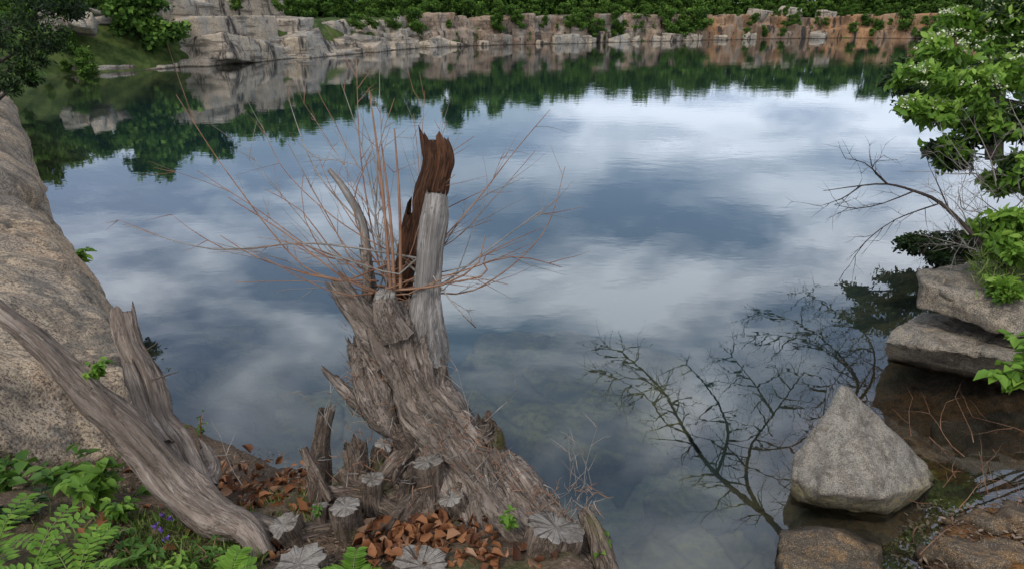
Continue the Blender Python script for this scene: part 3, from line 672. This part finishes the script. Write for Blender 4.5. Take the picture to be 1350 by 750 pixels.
for (u0,v0,u1,v1) in [(520,380,503,190),(528,380,520,170),(515,380,487,120)]:
    A.tube([P(u0,v0,3.35),P((u0+u1)/2+3,(v0+v1)/2,3.33),P(u1,v1,3.4)],[.009,.007,.003],7,.08)
A.build("sucker_shoots",[M_twig,M_twigg],st)

# ---------------------------------------------------------------- fallen forked log (left)
A=Acc()
a,r=px([(350,735,2.85,13),(325,700,2.92,18),(285,678,2.98,25),(235,640,3.0,29),(185,582,2.98,25),(130,530,2.95,19),(75,475,2.9,16),(25,432,2.85,13),(-60,370,2.8,12)]); A.tube(a,r,44,.025,.24,9,cap=0,lump=.28,seed=2.0)
a,r=px([(262,650,3.05,24),(240,605,3.15,23),(212,560,3.25,20),(196,510,3.35,19),(172,455,3.42,16),(162,412,3.48,13)]); A.tube(a,r,40,.025,.3,9,cap=0,lump=.3,seed=7.0,jag=.08)
a,r=px([(215,590,3.1,14),(190,545,3.2,10),(168,480,3.3,7)]); A.tube(a,r,14,.03,.3,6,cap=0,lump=.3,seed=5.0,jag=.05)
a,r=px([(265,640,3.1,20),(275,620,3.2,15),(262,590,3.25,11)]); A.tube(a,r,16,.03,.3,6,cap=0,lump=.3,seed=6.0,jag=.05)
a,r=px([(285,700,3.0,14),(330,690,3.0,15),(375,700,2.98,10)]); A.tube(a,r,16,.03,.3,6,cap=0,lump=.4,seed=9.0,jag=.05)
rg=random.Random(2)
for (u,v,tt,du,dv) in [(180,470,3.4,30,-20),(200,500,3.3,35,-10),(150,545,2.9,-20,-40),(120,510,2.9,-15,30)]:
    A.tube([P(u,v,tt),P(u+du,v+dv,tt)],[.006,.002],5)
A.build("forked_log",[M_logm])
# ---------------------------------------------------------------- bank litter, plants, grass
def ground_px(u,v):
    z=1.8
    for _ in range(10):
        q=G(u,v,z); z=.5*z+.5*max(gz(q.x,q.y),0)
    q=G(u,v,z); q.z=z; return q
cen=[]
def scat(n,u0,u1,v0,v1,h=.03):
    for _ in range(n):
        q=ground_px(RNG.uniform(u0,u1),RNG.uniform(v0,v1))
        if q.z>.4: cen.append((q.x,q.y,q.z+RNG.uniform(.0,h)))
cen=[];scat(430,480,650,665,750,.07);scat(150,285,420,615,690,.03);scat(90,100,400,600,750,.03);scat(20,640,740,720,750,.05)
n=len(cen); leaves_mesh("leaf_litter",cen,rand_dirs(n,0)*np.array((1,1,.5)),rand_dirs(n,1.3),RNG.uniform(.025,.08,n),L_dead,RNG.uniform(0,1,n),.6,None,fold=.6,droop=.25)
cen=[];scat(4200,120,520,590,750,.02);scat(600,0,200,560,750,.02);n=len(cen)
leaves_mesh("bark_chips",cen,rand_dirs(n)*np.array((1,1,.25)),rand_dirs(n,2),RNG.uniform(.008,.04,n),L_chip,RNG.uniform(0,1,n),.25)
cen=[];scat(2200,170,345,680,750,.0);scat(300,350,420,650,700,0);scat(600,40,200,600,750,0);n=len(cen)
leaves_mesh("grass",cen,rand_dirs(n,1.6),rand_dirs(n,0),RNG.uniform(.03,.09,n),L_grass,RNG.uniform(0,1,n),.07)
cc=[];
for _ in range(2600):
    q=P(RNG.uniform(1285,1400),RNG.uniform(335,392),RNG.uniform(7.5,9.0)); cc.append(q[:])
cc=np.array(cc);n=len(cc); leaves_mesh("grass",cc,rand_dirs(n,.9),rand_dirs(n,0),RNG.uniform(.08,.25,n),L_grass,RNG.uniform(0,1,n),.05)
cc=[]
for _ in range(2200):
    q=G(RNG.uniform(1150,1380),RNG.uniform(600,760),0); z=gz(q.x,q.y)
    if z>-.10: cc.append((q.x,q.y,z+RNG.uniform(0,.03)))
cc=np.array(cc);n=len(cc); leaves_mesh("shore_debris",cc,rand_dirs(n)*np.array((1,1,.25)),rand_dirs(n,2),RNG.uniform(.02,.07,n),L_chip,RNG.uniform(0,1,n),.4)
A=Acc(); rg=random.Random(14)
for _ in range(22): grow(A,G(rg.uniform(1190,1370),rg.uniform(560,750),.06),Vector((rg.gauss(0,1),rg.gauss(0,.5),rg.uniform(0,.4))),rg.uniform(.2,.6),.005,1,rg,.3,0,2,4)
A.build("shore_twigs",[M_twig])
def plant(base,hgt,spread,stems,lsize,mat,lps=9,aspect=.5,droop=.25,name="wild_plant",seed=0):
    rg=random.Random(seed+int(abs(base.x)*1000)); e_=empty(name); A=Acc(); cs=[];ds=[];ns=[];rn=[];sz=[]
    for s_ in range(stems):
        an=rg.uniform(0,6.28); o=Vector((math.cos(an),math.sin(an),0))*spread*rg.uniform(.2,1)
        tip=base+o+Vector((0,0,hgt*rg.uniform(.55,1.1))); mid=base+o*.35+Vector((0,0,hgt*.55))
        sp=A.tube([base,mid,tip],[.004,.003,.0012],5,hgt/10)
        for j in range(lps):
            k=rg.randint(max(1,len(sp)//3),len(sp)-1); a2=rg.uniform(0,6.28)
            cs.append(sp[k][:]); d=Vector((math.cos(a2),math.sin(a2),rg.uniform(-.3,.45))); ds.append(d[:]); ns.append((rg.gauss(0,.3),rg.gauss(0,.3),1)); rn.append(min(1,max(0,rg.gauss(.5,.22)))); sz.append(lsize*rg.uniform(.6,1.2))
    A.build("stems",[M_twig if mat is not L_bright else M_stem],e_)
    leaves_mesh("leaves",cs,ds,ns,np.array(sz),mat,rn,aspect,e_,droop=droop)
M_stem=simple("green_stem",(.12,.2,.05),(.2,.22,.08),20)
def pinnate(base,n,L,seed):
    rg=random.Random(seed); e_=empty("locust_sprout"); A=Acc(); cs=[];ds=[];ns=[];rn=[];sz=[]
    for _ in range(n):
        an=rg.uniform(0,6.28); o=Vector((math.cos(an),math.sin(an),rg.uniform(.3,.8)))*L
        sp=A.tube([base,base+o*.5+Vector((0,0,L*.2)),base+o],[.003,.002,.001],4,L/11)
        for k in range(3,len(sp)):
            d=(sp[k]-sp[k-1]).normalized(); sd=d.cross(Vector((0,0,1))).normalized()
            c_=rg.gauss(.5,.15)
            for s2 in(-1,1): cs.append(sp[k][:]);ds.append((sd*s2+d*.35)[:]);ns.append((0,0,1));rn.append(min(1,max(0,c_+rg.gauss(0,.08))));sz.append(.055*rg.uniform(.8,1.1))
    A.build("stems",[M_stem],e_); leaves_mesh("leaflets",cs,ds,ns,np.array(sz),L_bright,rn,.42,e_)
gp=ground_px
plant(gp(125,670),.22,.15,10,.095,L_bright,8); plant(gp(95,640),.18,.15,7,.085,L_mid,8); plant(gp(60,610),.26,.13,14,.045,L_bright,14,.55); plant(gp(75,575),.26,.13,14,.042,L_bright,14,.55)
plant(gp(10,650),.16,.12,7,.085,L_mid,8,.75); plant(gp(20,690),.10,.14,8,.07,L_dark,8,.6); plant(gp(165,690),.14,.12,6,.07,L_bright,8)
plant(gp(205,650),.08,.06,4,.06,L_bright,6); plant(P(130,500,2.95),.08,.06,7,.035,L_bright,10,.7)
pinnate(gp(40,765),5,.24,1); pinnate(gp(100,775),5,.20,2); pinnate(gp(-10,740),5,.24,3); pinnate(gp(300,768),4,.10,4); pinnate(gp(465,762),4,.09,5)
plant(gp(180,745),.12,.14,8,.055,L_mid,8); plant(gp(240,760),.10,.14,8,.045,L_bright,8,.4); plant(gp(140,720),.08,.12,8,.04,L_mid,8,.6); plant(gp(280,740),.07,.12,8,.035,L_mid,8,.5)
plant(P(672,700,2.95),.10,.03,4,.045,L_bright,8,.5); plant(P(795,725,2.95),.06,.06,5,.045,L_bright,6,.7); plant(P(418,680,3.0),.05,.03,3,.03,L_mid,6)
plant(G(108,352,1.42),.20,.16,9,.12,L_bright,7,.5); plant(P(1330,520,6.0),.32,.30,9,.14,L_bright,6,.7); plant(P(1350,480,6.2),.3,.35,9,.13,L_bright,6,.7)
plant(G(265,582,1.5),.2,.12,6,.03,L_mid,5)
cc=[]
for (u,v) in [(218,690),(214,712),(226,697),(208,706),(222,722)]:
    q=gp(u,v)+Vector((0,0,.05))
    for _ in range(8): cc.append((q+Vector((random.gauss(0,.005),random.gauss(0,.005),random.gauss(0,.006))))[:])
n=len(cc); leaves_mesh("violet_flowers",cc,rand_dirs(n,.5),rand_dirs(n,1),.016,L_purple,RNG.uniform(0,1,n),.8)

# ---------------------------------------------------------------- sky + sun
w=bpy.data.worlds.new("World"); scene.world=w; w.use_nodes=True; t=NT(w.node_tree)
bg=t.n['Background']; bg.inputs['Strength'].default_value=.1
EL=math.radians(50); AZ=math.radians(215)
sky=t.node('ShaderNodeTexSky',sky_type='NISHITA'); sky.sun_disc=False; sky.sun_elevation=EL; sky.sun_rotation=AZ
tc=t.node('ShaderNodeTexCoord').outputs['Generated']; s3=t.node('ShaderNodeSeparateXYZ',{'Vector':tc})
zc=t.math('ADD',t.math('MAXIMUM',s3.outputs['Z'],0.0),.16)
cx=t.math('DIVIDE',s3.outputs['X'],zc); cy=t.math('DIVIDE',s3.outputs['Y'],zc)
cv=t.node('ShaderNodeCombineXYZ',{'X':cx,'Y':cy,'Z':5.1}).outputs[0]
c1=t.noise(cv,.9,4,.5,.25); c2=t.noise(t.scalev(cv,(1,1.3,1)),1.7,4,.58,.35)
# cloud deck: darker ahead-overhead, brighter far off, and to the right; extra brightness added behind for soft frontal light; one bright puff
lr=t.rng(cx,-.7,1.2,-.06,.05); fa_=t.rng(cy,1.1,2.9,-.07,.05); bk=t.rng(cy,.7,-.3,0,.20)
dp=t.node('ShaderNodeVectorMath',{0:cv,1:(.30,1.78,5.1)},operation='DISTANCE').outputs['Value']
pf=t.rng(dp,.0,.42,.13,0)
c2b=t.math('ADD',t.math('ADD',t.math('ADD',c2,lr),t.math('ADD',fa_,pf)),bk)
mask=t.ramp(c1,[(.38,.4),(.54,1.)])
cb=t.mix(t.ramp(c2b,[(.40,0.),(.50,.35),(.64,1.)]),(2.2,3.1,4.7),(13.5,14.2,15.2))
hz=t.rng(s3.outputs['Z'],.02,.5,1.0,0.0)
cb=t.mix(t.math('MULTIPLY',hz,.4),cb,(8.2,10.2,13.4))
c=t.mix(mask,sky.outputs[0],cb); t.set(bg.inputs['Color'],c)
sl=bpy.data.lights.new("sun",'SUN'); sl.energy=1.5; sl.angle=math.radians(10); sl.color=(1,.94,.85)
so=bpy.data.objects.new("sun",sl); scene.collection.objects.link(so)
sd=Vector((math.sin(AZ)*math.cos(EL),math.cos(AZ)*math.cos(EL),math.sin(EL)))
so.rotation_euler=sd.to_track_quat('Z','Y').to_euler(); so.location=sd*30
print("DONE",time.time()-T0)
